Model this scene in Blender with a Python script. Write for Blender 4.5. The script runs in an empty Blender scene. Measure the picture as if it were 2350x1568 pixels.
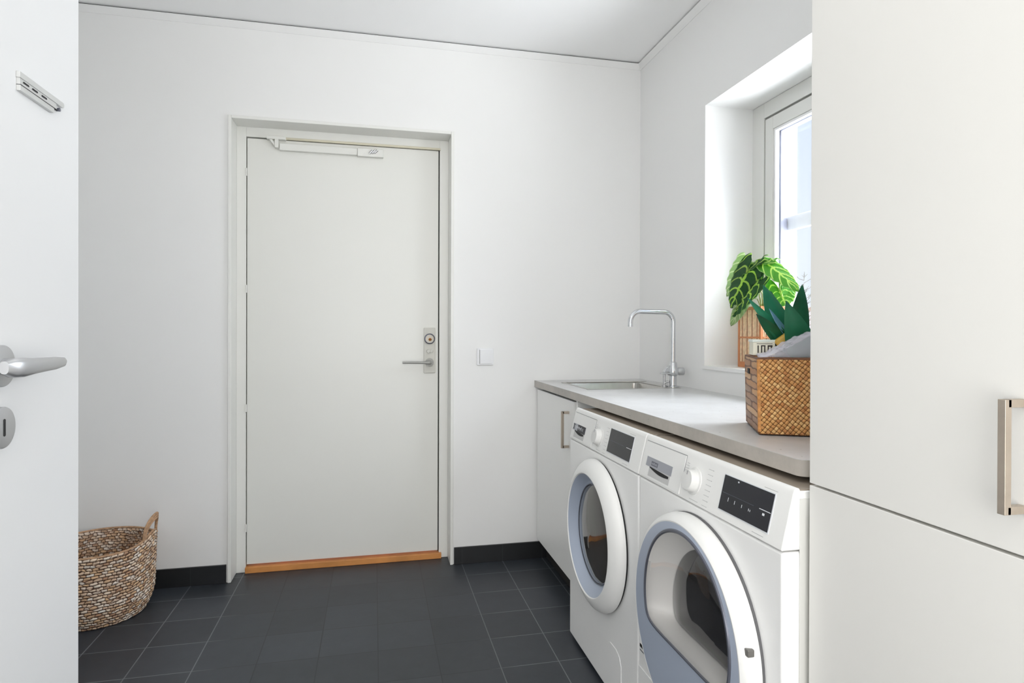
import bpy, bmesh, math, random
from mathutils import Vector, Matrix

random.seed(7)
sc = bpy.context.scene
COL = sc.collection

# ------------------------------------------------------------------ camera
YAW, PITCH, ROLL = -0.2241, -0.0039, 0.0031
fw = Vector((-math.sin(YAW) * math.cos(PITCH), math.cos(YAW) * math.cos(PITCH), math.sin(PITCH)))
r0 = Vector((math.cos(YAW), math.sin(YAW), 0)); u0 = r0.cross(fw)
rr = r0 * math.cos(ROLL) + u0 * math.sin(ROLL); uu = -r0 * math.sin(ROLL) + u0 * math.cos(ROLL)
cd = bpy.data.cameras.new('camera'); cam = bpy.data.objects.new('camera', cd); COL.objects.link(cam)
M = Matrix.Identity(4)
for i in range(3):
    M[i][0] = rr[i]; M[i][1] = uu[i]; M[i][2] = -fw[i]
M[0][3], M[1][3], M[2][3] = -1.3385, -2.9544, 1.1193
cam.matrix_world = M
cd.sensor_width = 36; cd.lens = 1411.0 / 2350 * 36
cd.shift_x = (1175 - 1179.93) / 2350; cd.shift_y = (768.9 - 784) / 2350
cd.clip_start = 0.02
sc.camera = cam

# ------------------------------------------------------------------ world, lights, exposure
sc.view_settings.view_transform = 'Standard'; sc.view_settings.look = 'None'
sc.view_settings.gamma = 1; sc.view_settings.use_curve_mapping = False
sc.view_settings.exposure = 0.05
sc.cycles.use_denoising = True
sc.cycles.max_bounces = 14; sc.cycles.diffuse_bounces = 8; sc.cycles.transparent_max_bounces = 16
sc.cycles.sample_clamp_indirect = 6
w = bpy.data.worlds.new('sky'); sc.world = w; w.use_nodes = True
nt = w.node_tree; bg = nt.nodes['Background']
tc = nt.nodes.new('ShaderNodeTexCoord'); sp = nt.nodes.new('ShaderNodeSeparateXYZ')
ra = nt.nodes.new('ShaderNodeValToRGB')
ra.color_ramp.elements[0].position = 0.0; ra.color_ramp.elements[0].color = (0.88, 0.93, 1.0, 1)
ra.color_ramp.elements[1].position = 0.6; ra.color_ramp.elements[1].color = (0.62, 0.77, 1.0, 1)
nt.links.new(tc.outputs['Generated'], sp.inputs[0]); nt.links.new(sp.outputs['Z'], ra.inputs[0])
nt.links.new(ra.outputs[0], bg.inputs[0])
bg.inputs[1].default_value = 1.05

def area(name, loc, size, sy, power, target, color=(1, 1, 1)):
    l = bpy.data.lights.new(name, 'AREA'); l.shape = 'RECTANGLE'; l.size = size; l.size_y = sy
    l.energy = power; l.color = color
    o = bpy.data.objects.new(name, l); COL.objects.link(o); o.location = loc
    o.rotation_euler = (Vector(target) - Vector(loc)).to_track_quat('-Z', 'Y').to_euler()
    return o
def globe(name, loc, rad, power, color=(1, 1, 1)):
    l = bpy.data.lights.new(name, 'POINT'); l.shadow_soft_size = rad; l.energy = power; l.color = color
    o = bpy.data.objects.new(name, l); COL.objects.link(o); o.location = loc
    return o
globe('ceiling_lamp_light', (-1.5, -1.3, 2.28), 0.11, 1.3, (1, 0.985, 0.965))
area('ceiling_bounce_fill', (-1.3, -3.5, 1.0), 1.2, 1.0, 9.5, (-1.25, -1.0, 2.5), (1, 0.99, 0.97))  # added uplight with no real source, brightens the ceiling
area('front_fill', (-1.3, -4.3, 1.3), 2.0, 1.8, 36, (-1.3, 0, 1.2), (1, 0.99, 0.975))  # added fill from behind the camera; no window stands there
area('overhead_fill', (-1.3, -3.6, 2.45), 1.2, 1.2, 9, (-1.3, -3.3, 0), (1, 0.985, 0.965))  # added fill from above, behind the camera
area('daylight_sky', (1.5, -1.35, 2.4), 1.8, 1.6, 165, (0, -1.3, 1.4), (0.93, 0.97, 1))
area('daylight_ground', (1.2, -1.35, 0.8), 1.8, 1.2, 105, (0, -1.3, 1.6), (0.97, 0.985, 1))
sun = bpy.data.lights.new('sun', 'SUN'); sun.energy = 11; sun.angle = 0.03
so = bpy.data.objects.new('sun', sun); COL.objects.link(so)
so.rotation_euler = Vector((0.25, -0.75, -0.9)).to_track_quat('-Z', 'Y').to_euler()

# ------------------------------------------------------------------ materials
def s2l(c):
    return tuple(((v / 255) / 12.92 if v <= 10 else (((v / 255) + 0.055) / 1.055) ** 2.4) for v in c)
def mat(name, rgb, rough=0.5, metal=0.0, lin=False, noise=0.0, nscale=8, bump=0.0, bscale=200, **kw):
    m = bpy.data.materials.new(name); m.use_nodes = True
    n = m.node_tree; b = n.nodes['Principled BSDF']
    c = rgb if lin else s2l(rgb)
    b.inputs['Base Color'].default_value = (*c, 1)
    b.inputs['Roughness'].default_value = rough; b.inputs['Metallic'].default_value = metal
    for k, v in kw.items():
        b.inputs[k.replace('_', ' ')].default_value = v
    if noise > 0:
        t = n.nodes.new('ShaderNodeTexCoord'); z = n.nodes.new('ShaderNodeTexNoise')
        z.inputs['Scale'].default_value = nscale; z.inputs['Detail'].default_value = 5
        r = n.nodes.new('ShaderNodeValToRGB')
        r.color_ramp.elements[0].position = 0.3; r.color_ramp.elements[1].position = 0.7
        r.color_ramp.elements[0].color = (*[max(0, v * (1 - noise)) for v in c], 1)
        r.color_ramp.elements[1].color = (*[min(1, v * (1 + noise)) for v in c], 1)
        n.links.new(t.outputs['Object'], z.inputs[0]); n.links.new(z.outputs[0], r.inputs[0])
        n.links.new(r.outputs[0], b.inputs['Base Color'])
    if bump > 0:
        t = n.nodes.new('ShaderNodeTexCoord'); z = n.nodes.new('ShaderNodeTexNoise')
        z.inputs['Scale'].default_value = bscale; z.inputs['Detail'].default_value = 3
        bp_ = n.nodes.new('ShaderNodeBump'); bp_.inputs['Strength'].default_value = bump
        bp_.inputs['Distance'].default_value = 0.001
        n.links.new(t.outputs['Object'], z.inputs[0]); n.links.new(z.outputs[0], bp_.inputs['Height'])
        n.links.new(bp_.outputs[0], b.inputs['Normal'])
    return m

def mathn(n, op, a, b=None, c=None):
    x = n.nodes.new('ShaderNodeMath'); x.operation = op
    for i, v in enumerate((a, b, c)):
        if v is None: continue
        if isinstance(v, (int, float)): x.inputs[i].default_value = v
        else: n.links.new(v, x.inputs[i])
    return x.outputs[0]

def tile_mat(name, gx, gy, step, grout_w, base, grout, vertical=False):
    """Slate tiles with thin grout on a world-aligned grid."""
    m = bpy.data.materials.new(name); m.use_nodes = True
    n = m.node_tree; b = n.nodes['Principled BSDF']
    t = n.nodes.new('ShaderNodeNewGeometry'); s = n.nodes.new('ShaderNodeSeparateXYZ')
    n.links.new(t.outputs['Position'], s.inputs[0])
    def line(out, off):
        q = mathn(n, 'DIVIDE', mathn(n, 'SUBTRACT', out, off), step)
        q = mathn(n, 'FRACT', mathn(n, 'ADD', q, 100.5))
        q = mathn(n, 'ABSOLUTE', mathn(n, 'SUBTRACT', q, 0.5))
        return mathn(n, 'LESS_THAN', q, grout_w / step / 2), out
    lx, _ = line(s.outputs['X'], gx)
    if vertical: g = lx
    else:
        ly, _ = line(s.outputs['Y'], gy)
        g = mathn(n, 'MAXIMUM', lx, ly)
    fx = mathn(n, 'FLOOR', mathn(n, 'DIVIDE', mathn(n, 'SUBTRACT', s.outputs['X'], gx), step))
    fy = mathn(n, 'FLOOR', mathn(n, 'DIVIDE', mathn(n, 'SUBTRACT', s.outputs['Y'], gy), step))
    cb = n.nodes.new('ShaderNodeCombineXYZ'); n.links.new(fx, cb.inputs[0]); n.links.new(fy, cb.inputs[1])
    wn = n.nodes.new('ShaderNodeTexWhiteNoise'); n.links.new(cb.outputs[0], wn.inputs[0])
    nz = n.nodes.new('ShaderNodeTexNoise'); nz.inputs['Scale'].default_value = 14; nz.inputs['Detail'].default_value = 8
    nz.inputs['Roughness'].default_value = 0.7
    n.links.new(t.outputs['Position'], nz.inputs[0])
    v = mathn(n, 'ADD', mathn(n, 'MULTIPLY', wn.outputs[0], 0.35), mathn(n, 'MULTIPLY', nz.outputs[0], 0.65))
    r = n.nodes.new('ShaderNodeValToRGB')
    r.color_ramp.elements[0].position = 0.25; r.color_ramp.elements[1].position = 0.8
    r.color_ramp.elements[0].color = (*[x * 0.75 for x in base], 1); r.color_ramp.elements[1].color = (*[x * 1.3 for x in base], 1)
    n.links.new(v, r.inputs[0])
    # grout is dark along the middle of the room, pale towards the sides
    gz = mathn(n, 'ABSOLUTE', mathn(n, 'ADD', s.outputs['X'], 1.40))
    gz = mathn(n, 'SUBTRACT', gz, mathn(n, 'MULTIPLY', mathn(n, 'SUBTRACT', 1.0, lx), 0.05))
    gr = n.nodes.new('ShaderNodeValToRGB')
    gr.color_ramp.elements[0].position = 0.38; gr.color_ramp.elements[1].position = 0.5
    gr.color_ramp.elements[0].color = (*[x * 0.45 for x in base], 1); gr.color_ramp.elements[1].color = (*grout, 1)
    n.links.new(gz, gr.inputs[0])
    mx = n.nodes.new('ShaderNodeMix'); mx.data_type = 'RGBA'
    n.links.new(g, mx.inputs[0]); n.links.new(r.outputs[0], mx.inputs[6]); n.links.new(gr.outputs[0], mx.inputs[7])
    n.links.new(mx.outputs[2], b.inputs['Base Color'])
    b.inputs['Roughness'].default_value = 0.42
    h = mathn(n, 'SUBTRACT', mathn(n, 'MULTIPLY', nz.outputs[0], 0.25), mathn(n, 'MULTIPLY', g, 0.6))
    bp_ = n.nodes.new('ShaderNodeBump'); bp_.inputs['Strength'].default_value = 0.35; bp_.inputs['Distance'].default_value = 0.002
    n.links.new(h, bp_.inputs['Height']); n.links.new(bp_.outputs[0], b.inputs['Normal'])
    return m

WALL = mat('painted_wall', (235, 235, 234), 0.75, bump=0.08, bscale=260)
CEIL = mat('painted_ceiling', (244, 244, 244), 0.8, bump=0.05, bscale=200)
TRIM = mat('trim_paint', (236, 236, 235), 0.45)
DARK = mat('dark_gap', (34, 33, 32), 0.9)
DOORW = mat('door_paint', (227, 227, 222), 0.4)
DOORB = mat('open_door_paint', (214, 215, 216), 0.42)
LINING = mat('lining_paint', (230, 230, 226), 0.4)
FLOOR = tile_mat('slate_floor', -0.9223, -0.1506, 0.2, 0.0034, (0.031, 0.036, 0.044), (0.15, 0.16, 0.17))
SKIRT = tile_mat('slate_skirting', -0.9223, 0.0, 0.2, 0.003, (0.013, 0.014, 0.016), (0.026, 0.028, 0.031), True)
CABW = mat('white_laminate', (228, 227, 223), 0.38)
CABB = mat('white_laminate_lightened', (243, 243, 241), 0.38)  # same laminate, lightened to make up for the dim light down there
CABEDGE = mat('cabinet_carcass', (196, 190, 180), 0.6)
BRASSY = mat('brushed_nickel', (186, 174, 160), 0.38, 0.75, noise=0.06, nscale=60)
STEEL = mat('stainless_steel', (200, 198, 194), 0.28, 0.95, noise=0.05, nscale=30)
CHROME = mat('chrome', (215, 217, 220), 0.14, 1.0)
SATIN = mat('satin_chrome', (196, 197, 199), 0.33, 0.85)
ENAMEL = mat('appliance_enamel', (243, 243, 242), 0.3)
PLASTW = mat('appliance_plastic', (236, 236, 234), 0.45)
RINGBLUE = mat('grey_blue_ring', (174, 184, 201), 0.34, 0.1)
SLATEP = mat('slate_trim', (98, 101, 112), 0.3, 0.4)
FUNNEL = mat('door_funnel', (232, 230, 225), 0.35)
GLASSD = mat('dark_door_glass', (50, 47, 44), 0.06, 0.0, noise=0.25, nscale=6, Coat_Weight=0.6)
GLASSK = mat('black_door_glass', (30, 29, 30), 0.05, 0.0, noise=0.35, nscale=5, Coat_Weight=0.5)
DISP = mat('display_black', (24, 25, 33), 0.16)
MARK = mat('print_white', (215, 218, 222), 0.5)
MARKG = mat('print_grey', (150, 150, 152), 0.6)
PLATEG = mat('label_silver', (164, 166, 174), 0.35, 0.3)
RUBBER = mat('rubber', (22, 22, 23), 0.7)
OAK = mat('oak_threshold', (205, 140, 78), 0.42, noise=0.18, nscale=9)
SWITCH = mat('switch_plastic', (232, 233, 235), 0.3)
WINF = mat('window_frame_paint', (222, 222, 218), 0.4)
WING = mat('window_gasket', (130, 130, 126), 0.7)
WINB = mat('window_bead', (240, 240, 240), 0.3)
EXTW = mat('exterior_white_board', (236, 232, 226), 0.6)
BAMB = mat('cane_frame', (196, 128, 82), 0.55, noise=0.15, nscale=30)
SLAT = mat('cane_sticks', (222, 196, 162), 0.6, noise=0.2, nscale=70)
SLAT2 = mat('cane_sticks_dark', (170, 122, 92), 0.6, noise=0.2, nscale=60)
SOIL = mat('soil', (52, 40, 30), 0.9, noise=0.4, nscale=80)
POT = mat('grey_pot', (120, 118, 112), 0.7)
AGAVE = mat('agave_green', (34, 96, 68), 0.34, noise=0.38, nscale=14)
AGAVE2 = mat('agave_teal', (46, 124, 92), 0.34, noise=0.2, nscale=12)
AGAVE3 = mat('agave_mid', (40, 112, 80), 0.3, noise=0.3, nscale=10)
AGBLUE = mat('agave_blue', (106, 160, 190), 0.35)
STEMG = mat('stem_green', (122, 140, 74), 0.5)
CLOTH = mat('rose_cloth', (188, 128, 124), 0.85, noise=0.12, nscale=40)
CARD = mat('cream_card', (232, 228, 210), 0.6)
YEL = mat('yellow_packet', (222, 178, 84), 0.45, noise=0.2, nscale=40)
INK = mat('ink', (50, 42, 38), 0.6)
HOOK = mat('pale_metal', (205, 206, 205), 0.32, 0.55)

def stone(nm='worktop_laminate', ca=(184, 183, 182), cb=(207, 207, 207)):
    m = bpy.data.materials.new(nm); m.use_nodes = True
    n = m.node_tree; b = n.nodes['Principled BSDF']
    g = n.nodes.new('ShaderNodeNewGeometry')
    z = n.nodes.new('ShaderNodeTexNoise'); z.inputs['Scale'].default_value = 5; z.inputs['Detail'].default_value = 9
    z.inputs['Roughness'].default_value = 0.72
    n.links.new(g.outputs['Position'], z.inputs[0])
    r = n.nodes.new('ShaderNodeValToRGB')
    r.color_ramp.elements[0].position = 0.3; r.color_ramp.elements[0].color = (*s2l(ca), 1)
    r.color_ramp.elements[1].position = 0.72; r.color_ramp.elements[1].color = (*s2l(cb), 1)
    n.links.new(z.outputs[0], r.inputs[0])
    v = n.nodes.new('ShaderNodeTexVoronoi'); v.inputs['Scale'].default_value = 26
    n.links.new(g.outputs['Position'], v.inputs[0])
    k = mathn(n, 'LESS_THAN', v.outputs['Distance'], 0.055)
    mx = n.nodes.new('ShaderNodeMix'); mx.data_type = 'RGBA'
    n.links.new(k, mx.inputs[0]); n.links.new(r.outputs[0], mx.inputs[6]); mx.inputs[7].default_value = (*s2l((118, 112, 104)), 1)
    n.links.new(mx.outputs[2], b.inputs['Base Color'])
    b.inputs['Roughness'].default_value = 0.3
    return m
STONE = stone()

def glass_mat(name, tint, refl=0.12, rough=0.02):
    m = bpy.data.materials.new(name); m.use_nodes = True
    n = m.node_tree; n.nodes.clear()
    o = n.nodes.new('ShaderNodeOutputMaterial'); t = n.nodes.new('ShaderNodeBsdfTransparent')
    g = n.nodes.new('ShaderNodeBsdfGlossy'); mx = n.nodes.new('ShaderNodeMixShader'); f = n.nodes.new('ShaderNodeLayerWeight'); f.inputs['Blend'].default_value = 0.5
    sch = mathn(n, 'ADD', mathn(n, 'MULTIPLY', mathn(n, 'POWER', f.outputs['Facing'], 5.0), 0.9), 0.035)
    t.inputs[0].default_value = (*tint, 1); g.inputs['Roughness'].default_value = rough
    s = mathn(n, 'MINIMUM', mathn(n, 'ADD', sch, refl), 1.0)
    n.links.new(s, mx.inputs[0]); n.links.new(t.outputs[0], mx.inputs[1]); n.links.new(g.outputs[0], mx.inputs[2])
    n.links.new(mx.outputs[0], o.inputs[0])
    return m
PANE = glass_mat('window_glass', (0.985, 0.99, 1.0), 0.0)
COVER = glass_mat('door_cover_glass', (0.94, 0.94, 0.95), 0.02, 0.04)

def film_mat():
    m = bpy.data.materials.new('plastic_film'); m.use_nodes = True
    n = m.node_tree; b = n.nodes['Principled BSDF']
    b.inputs['Base Color'].default_value = (*s2l((240, 240, 250)), 1); b.inputs['Roughness'].default_value = 0.25
    b.inputs['Alpha'].default_value = 0.24
    return m
FILM = film_mat()

def weave_mat(name, cols, dark, su, sv, gap, twill=False, rough=0.75, dist=0.004, jitter=0.03):
    """Plaited strands on UV: rows of rounded strand pieces with dark gaps."""
    m = bpy.data.materials.new(name); m.use_nodes = True
    n = m.node_tree; b = n.nodes['Principled BSDF']
    uv = n.nodes.new('ShaderNodeUVMap'); s = n.nodes.new('ShaderNodeSeparateXYZ')
    nz = n.nodes.new('ShaderNodeTexNoise'); nz.inputs['Scale'].default_value = 22; nz.inputs['Detail'].default_value = 2
    n.links.new(uv.outputs[0], nz.inputs[0])
    jit = mathn(n, 'MULTIPLY', mathn(n, 'SUBTRACT', nz.outputs[0], 0.5), jitter)
    nz2 = n.nodes.new('ShaderNodeTexNoise'); nz2.inputs['Scale'].default_value = 75; nz2.inputs['Detail'].default_value = 1
    n.links.new(uv.outputs[0], nz2.inputs[0])
    jit = mathn(n, 'ADD', jit, mathn(n, 'MULTIPLY', mathn(n, 'SUBTRACT', nz2.outputs[0], 0.5), jitter * 0.42))
    n.links.new(uv.outputs[0], s.inputs[0])
    U, V = s.outputs['X'], s.outputs['Y']
    if twill:
        U2 = mathn(n, 'ADD', mathn(n, 'MULTIPLY', U, 0.62), mathn(n, 'MULTIPLY', V, 0.78))
        V2 = mathn(n, 'SUBTRACT', mathn(n, 'MULTIPLY', V, 0.62), mathn(n, 'MULTIPLY', U, 0.78))
        U, V = U2, V2
    U = mathn(n, 'ADD', U, jit); V = mathn(n, 'ADD', V, mathn(n, 'MULTIPLY', jit, 0.6))
    v = mathn(n, 'DIVIDE', V, sv); row = mathn(n, 'FLOOR', v); fv = mathn(n, 'FRACT', v)
    off = mathn(n, 'MULTIPLY', row, 0.5 if not twill else 0.0)
    uu_ = mathn(n, 'ADD', mathn(n, 'DIVIDE', U, su), off); col = mathn(n, 'FLOOR', uu_); fu = mathn(n, 'FRACT', uu_)
    hv = mathn(n, 'SINE', mathn(n, 'MULTIPLY', fv, math.pi)); hu = mathn(n, 'SINE', mathn(n, 'MULTIPLY', fu, math.pi))
    h = mathn(n, 'MULTIPLY', mathn(n, 'POWER', hv, 0.6), mathn(n, 'POWER', hu, 0.5))
    if twill:   # over and under: every other cell shows the crossing strand
        h2 = mathn(n, 'MULTIPLY', mathn(n, 'POWER', hu, 0.75), mathn(n, 'POWER', hv, 0.3))
        h = mathn(n, 'MULTIPLY', mathn(n, 'POWER', hv, 0.75), mathn(n, 'POWER', hu, 0.3))
        par = mathn(n, 'MULTIPLY', mathn(n, 'FRACT', mathn(n, 'MULTIPLY', mathn(n, 'ADD', mathn(n, 'ADD', row, col), 200), 0.5)), 2.0)
        h = mathn(n, 'ADD', mathn(n, 'MULTIPLY', h, mathn(n, 'SUBTRACT', 1.0, par)), mathn(n, 'MULTIPLY', h2, par))
    cb = n.nodes.new('ShaderNodeCombineXYZ'); n.links.new(row, cb.inputs[0]); n.links.new(col, cb.inputs[1])
    wn = n.nodes.new('ShaderNodeTexWhiteNoise'); n.links.new(cb.outputs[0], wn.inputs[0])
    r = n.nodes.new('ShaderNodeValToRGB'); e = r.color_ramp.elements
    e[0].position = 0; e[0].color = (*s2l(cols[0]), 1); e[1].position = 1; e[1].color = (*s2l(cols[-1]), 1)
    for i, c in enumerate(cols[1:-1]):
        q = e.new((i + 1) / (len(cols) - 1)); q.color = (*s2l(c), 1)
    n.links.new(wn.outputs[0], r.inputs[0])
    k = n.nodes.new('ShaderNodeMapRange'); k.inputs[1].default_value = gap * 0.6; k.inputs[2].default_value = gap * 1.7
    n.links.new(h, k.inputs[0])
    mx = n.nodes.new('ShaderNodeMix'); mx.data_type = 'RGBA'
    n.links.new(k.outputs[0], mx.inputs[0]); mx.inputs[6].default_value = (*s2l(dark), 1); n.links.new(r.outputs[0], mx.inputs[7])
    n.links.new(mx.outputs[2], b.inputs['Base Color']); b.inputs['Roughness'].default_value = rough
    bp_ = n.nodes.new('ShaderNodeBump'); bp_.inputs['Strength'].default_value = 1.0; bp_.inputs['Distance'].default_value = dist
    n.links.new(h, bp_.inputs['Height']); n.links.new(bp_.outputs[0], b.inputs['Normal'])
    return m
SEAGRASS = weave_mat('seagrass_weave', [(176, 134, 104), (216, 188, 162), (238, 224, 208), (224, 186, 146), (194, 160, 130), (244, 236, 226)], (82, 52, 34), 0.020, 0.0112, 0.34)
TWILL = weave_mat('twill_weave', [(202, 140, 78), (224, 170, 104), (188, 124, 68), (234, 188, 124), (212, 154, 90)], (120, 74, 36), 0.0088, 0.0082, 0.30, True, 0.6, 0.003, 0.006)
BANDW = weave_mat('banded_weave', [(206, 158, 108), (182, 132, 90), (150, 120, 100), (214, 172, 128)], (106, 66, 38), 0.19, 0.0165, 0.3, False, 0.6, 0.003, 0.012)
ROPE = mat('seagrass_rope', (176, 140, 108), 0.75, noise=0.3, nscale=90)

def leaf_mat(name, dark, vein, edge):
    m = bpy.data.materials.new(name); m.use_nodes = True
    n = m.node_tree; b = n.nodes['Principled BSDF']
    uv = n.nodes.new('ShaderNodeUVMap'); s = n.nodes.new('ShaderNodeSeparateXYZ'); n.links.new(uv.outputs[0], s.inputs[0])
    k = mathn(n, 'ABSOLUTE', mathn(n, 'SUBTRACT', mathn(n, 'MULTIPLY', s.outputs['X'], 2.0), 1.0)); t = s.outputs['Y']
    mid = mathn(n, 'LESS_THAN', k, 0.085)
    ph = mathn(n, 'FRACT', mathn(n, 'MULTIPLY', mathn(n, 'SUBTRACT', t, mathn(n, 'MULTIPLY', k, 0.22)), 5.0))
    lat = mathn(n, 'LESS_THAN', mathn(n, 'ABSOLUTE', mathn(n, 'SUBTRACT', ph, 0.5)), 0.085)
    v = mathn(n, 'MAXIMUM', mid, lat)
    ed = mathn(n, 'GREATER_THAN', k, 0.94)
    mx = n.nodes.new('ShaderNodeMix'); mx.data_type = 'RGBA'
    n.links.new(v, mx.inputs[0]); mx.inputs[6].default_value = (*s2l(dark), 1); mx.inputs[7].default_value = (*s2l(vein), 1)
    m2 = n.nodes.new('ShaderNodeMix'); m2.data_type = 'RGBA'
    n.links.new(ed, m2.inputs[0]); n.links.new(mx.outputs[2], m2.inputs[6]); m2.inputs[7].default_value = (*s2l(edge), 1)
    n.links.new(m2.outputs[2], b.inputs['Base Color']); b.inputs['Roughness'].default_value = 0.38
    tr = n.nodes.new('ShaderNodeBsdfTranslucent'); n.links.new(m2.outputs[2], tr.inputs[0])
    ms = n.nodes.new('ShaderNodeMixShader'); ms.inputs[0].default_value = 0.4
    out = [x for x in n.nodes if x.type == 'OUTPUT_MATERIAL'][0]
    n.links.new(b.outputs[0], ms.inputs[1]); n.links.new(tr.outputs[0], ms.inputs[2]); n.links.new(ms.outputs[0], out.inputs[0])
    return m
LEAFD = leaf_mat('leaf_dark', (44, 98, 48), (176, 212, 96), (120, 170, 90))
LEAFL = leaf_mat('leaf_light', (104, 176, 66), (206, 232, 134), (170, 214, 120))
LEAFP = leaf_mat('leaf_pale', (166, 196, 138), (214, 226, 188), (200, 216, 180))

# ------------------------------------------------------------------ helpers
def tagit(o, label=None, cat=None, group=None, kind=None):
    if label: o['label'] = label
    if cat: o['category'] = cat
    if group: o['group'] = group
    if kind: o['kind'] = kind
    return o
def empty(name, loc, **k):
    o = bpy.data.objects.new(name, None); COL.objects.link(o); o.location = loc; o.empty_display_size = 0.05
    return tagit(o, **k)
def root_of(p):
    while p.parent: p = p.parent
    return p

class MB:
    def __init__(s): s.bm = bmesh.new(); s.uv = None
    def box(s, x0, x1, y0, y1, z0, z1):
        v = [s.bm.verts.new((x, y, z)) for x in (min(x0, x1), max(x0, x1)) for y in (min(y0, y1), max(y0, y1)) for z in (min(z0, z1), max(z0, z1))]
        for f in ((0, 1, 3, 2), (4, 6, 7, 5), (0, 4, 5, 1), (2, 3, 7, 6), (0, 2, 6, 4), (1, 5, 7, 3)):
            s.bm.faces.new([v[i] for i in f])
        return s
    def slab(s, O, eu, ev, en, u0_, u1_, v0, v1, n0, n1):
        v = [s.bm.verts.new(O + eu * a + ev * b + en * c) for a in (u0_, u1_) for b in (v0, v1) for c in (n0, n1)]
        for f in ((0, 1, 3, 2), (4, 6, 7, 5), (0, 4, 5, 1), (2, 3, 7, 6), (0, 2, 6, 4), (1, 5, 7, 3)):
            s.bm.faces.new([v[i] for i in f])
        return s
    def prism(s, pts, axis, a, b):
        """pts 2D polygon extruded along axis ('x','y','z') from a to b"""
        def P(p, c):
            return {'x': (c, p[0], p[1]), 'y': (p[0], c, p[1]), 'z': (p[0], p[1], c)}[axis]
        A = [s.bm.verts.new(P(p, a)) for p in pts]; B = [s.bm.verts.new(P(p, b)) for p in pts]
        s.bm.faces.new(A); s.bm.faces.new(B[::-1])
        for i in range(len(pts)):
            j = (i + 1) % len(pts); s.bm.faces.new((A[j], A[i], B[i], B[j]))
        return s
    def tube(s, pts, r, n=12, cap=True, closed=False):
        pts = [Vector(p) for p in pts]; rs = r if isinstance(r, (list, tuple)) else [r] * len(pts)
        rings = []; up = None
        for i, p in enumerate(pts):
            if closed: t = pts[(i + 1) % len(pts)] - pts[i - 1]
            else: t = pts[min(i + 1, len(pts) - 1)] - pts[max(i - 1, 0)]
            t.normalize()
            if up is None:
                up = Vector((0, 0, 1)) if abs(t.z) < 0.9 else Vector((1, 0, 0))
            up = (up - t * up.dot(t)).normalized(); q = t.cross(up)
            rings.append([s.bm.verts.new(p + (up * math.cos(6.2832 * k / n) + q * math.sin(6.2832 * k / n)) * rs[i]) for k in range(n)])
        m = len(rings)
        for i in range(m if closed else m - 1):
            a, b = rings[i], rings[(i + 1) % m]
            for k in range(n): s.bm.faces.new((a[k], a[(k + 1) % n], b[(k + 1) % n], b[k]))
        if cap and not closed:
            s.bm.faces.new(rings[0][::-1]); s.bm.faces.new(rings[-1])
        return s
    def lathe(s, O, axis, prof, n=96, cap0=False, cap1=False):
        """prof: (radius, distance along axis)"""
        O = Vector(O); a = Vector(axis).normalized()
        u = Vector((0, 0, 1)) if abs(a.z) < 0.9 else Vector((1, 0, 0)); u = (u - a * u.dot(a)).normalized(); v = a.cross(u)
        rings = [[s.bm.verts.new(O + a * h + (u * math.cos(6.283185 * k / n) + v * math.sin(6.283185 * k / n)) * r) for k in range(n)] for r, h in prof]
        for A, B in zip(rings, rings[1:]):
            for k in range(n): s.bm.faces.new((A[k], A[(k + 1) % n], B[(k + 1) % n], B[k]))
        if cap0: s.bm.faces.new(rings[0][::-1])
        if cap1: s.bm.faces.new(rings[-1])
        return s
    def loops(s, rings, close=True, cap=False):
        R = [[s.bm.verts.new(p) for p in r] for r in rings]
        n = len(R[0])
        for A, B in zip(R, R[1:]):
            for k in range(n if close else n - 1): s.bm.faces.new((A[k], A[(k + 1) % n], B[(k + 1) % n], B[k]))
        if cap: s.bm.faces.new(R[-1])
        return s
    def grid(s, fn, nu, nv, closeu=False):
        s.uv = s.bm.loops.layers.uv.new('UVMap') if s.uv is None else s.uv
        V = [[None] * (nu + 1) for _ in range(nv + 1)]; T = {}
        for j in range(nv + 1):
            for i in range(nu + 1):
                if closeu and i == nu: V[j][i] = V[j][0]; T[(j, i)] = fn(1.0, j / nv)[1]; continue
                p, t = fn(i / nu, j / nv); V[j][i] = s.bm.verts.new(p); T[(j, i)] = t
        for j in range(nv):
            for i in range(nu):
                idx = ((j, i), (j, i + 1), (j + 1, i + 1), (j + 1, i))
                try: f = s.bm.faces.new([V[a][b] for a, b in idx])
                except ValueError: continue
                for l, q in zip(f.loops, idx): l[s.uv].uv = T[q]
        return s
    def build(s, name, m, parent=None, bevel=0, seg=2, smooth=True, solid=0, rot=None, **k):
        bmesh.ops.recalc_face_normals(s.bm, faces=s.bm.faces)
        me = bpy.data.meshes.new(name); o = bpy.data.objects.new(name, me); COL.objects.link(o)
        if parent is not None:
            loc = root_of(parent).location
            bmesh.ops.translate(s.bm, verts=s.bm.verts, vec=-loc); o.parent = parent
        s.bm.to_mesh(me); s.bm.free()
        me.materials.append(m)
        if smooth:
            for p in me.polygons: p.use_smooth = True
            try: me.set_sharp_from_angle(angle=math.radians(35))
            except Exception: pass
        if solid:
            q = o.modifiers.new('s', 'SOLIDIFY'); q.thickness = solid; q.offset = 0
        if bevel:
            q = o.modifiers.new('b', 'BEVEL'); q.width = bevel; q.segments = seg; q.limit_method = 'ANGLE'; q.angle_limit = math.radians(40)
            q.harden_normals = True
        tagit(o, **k)
        return o
def struct(name, mb, m, **k):
    return mb.build(name, m, kind='structure', **k)

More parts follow.
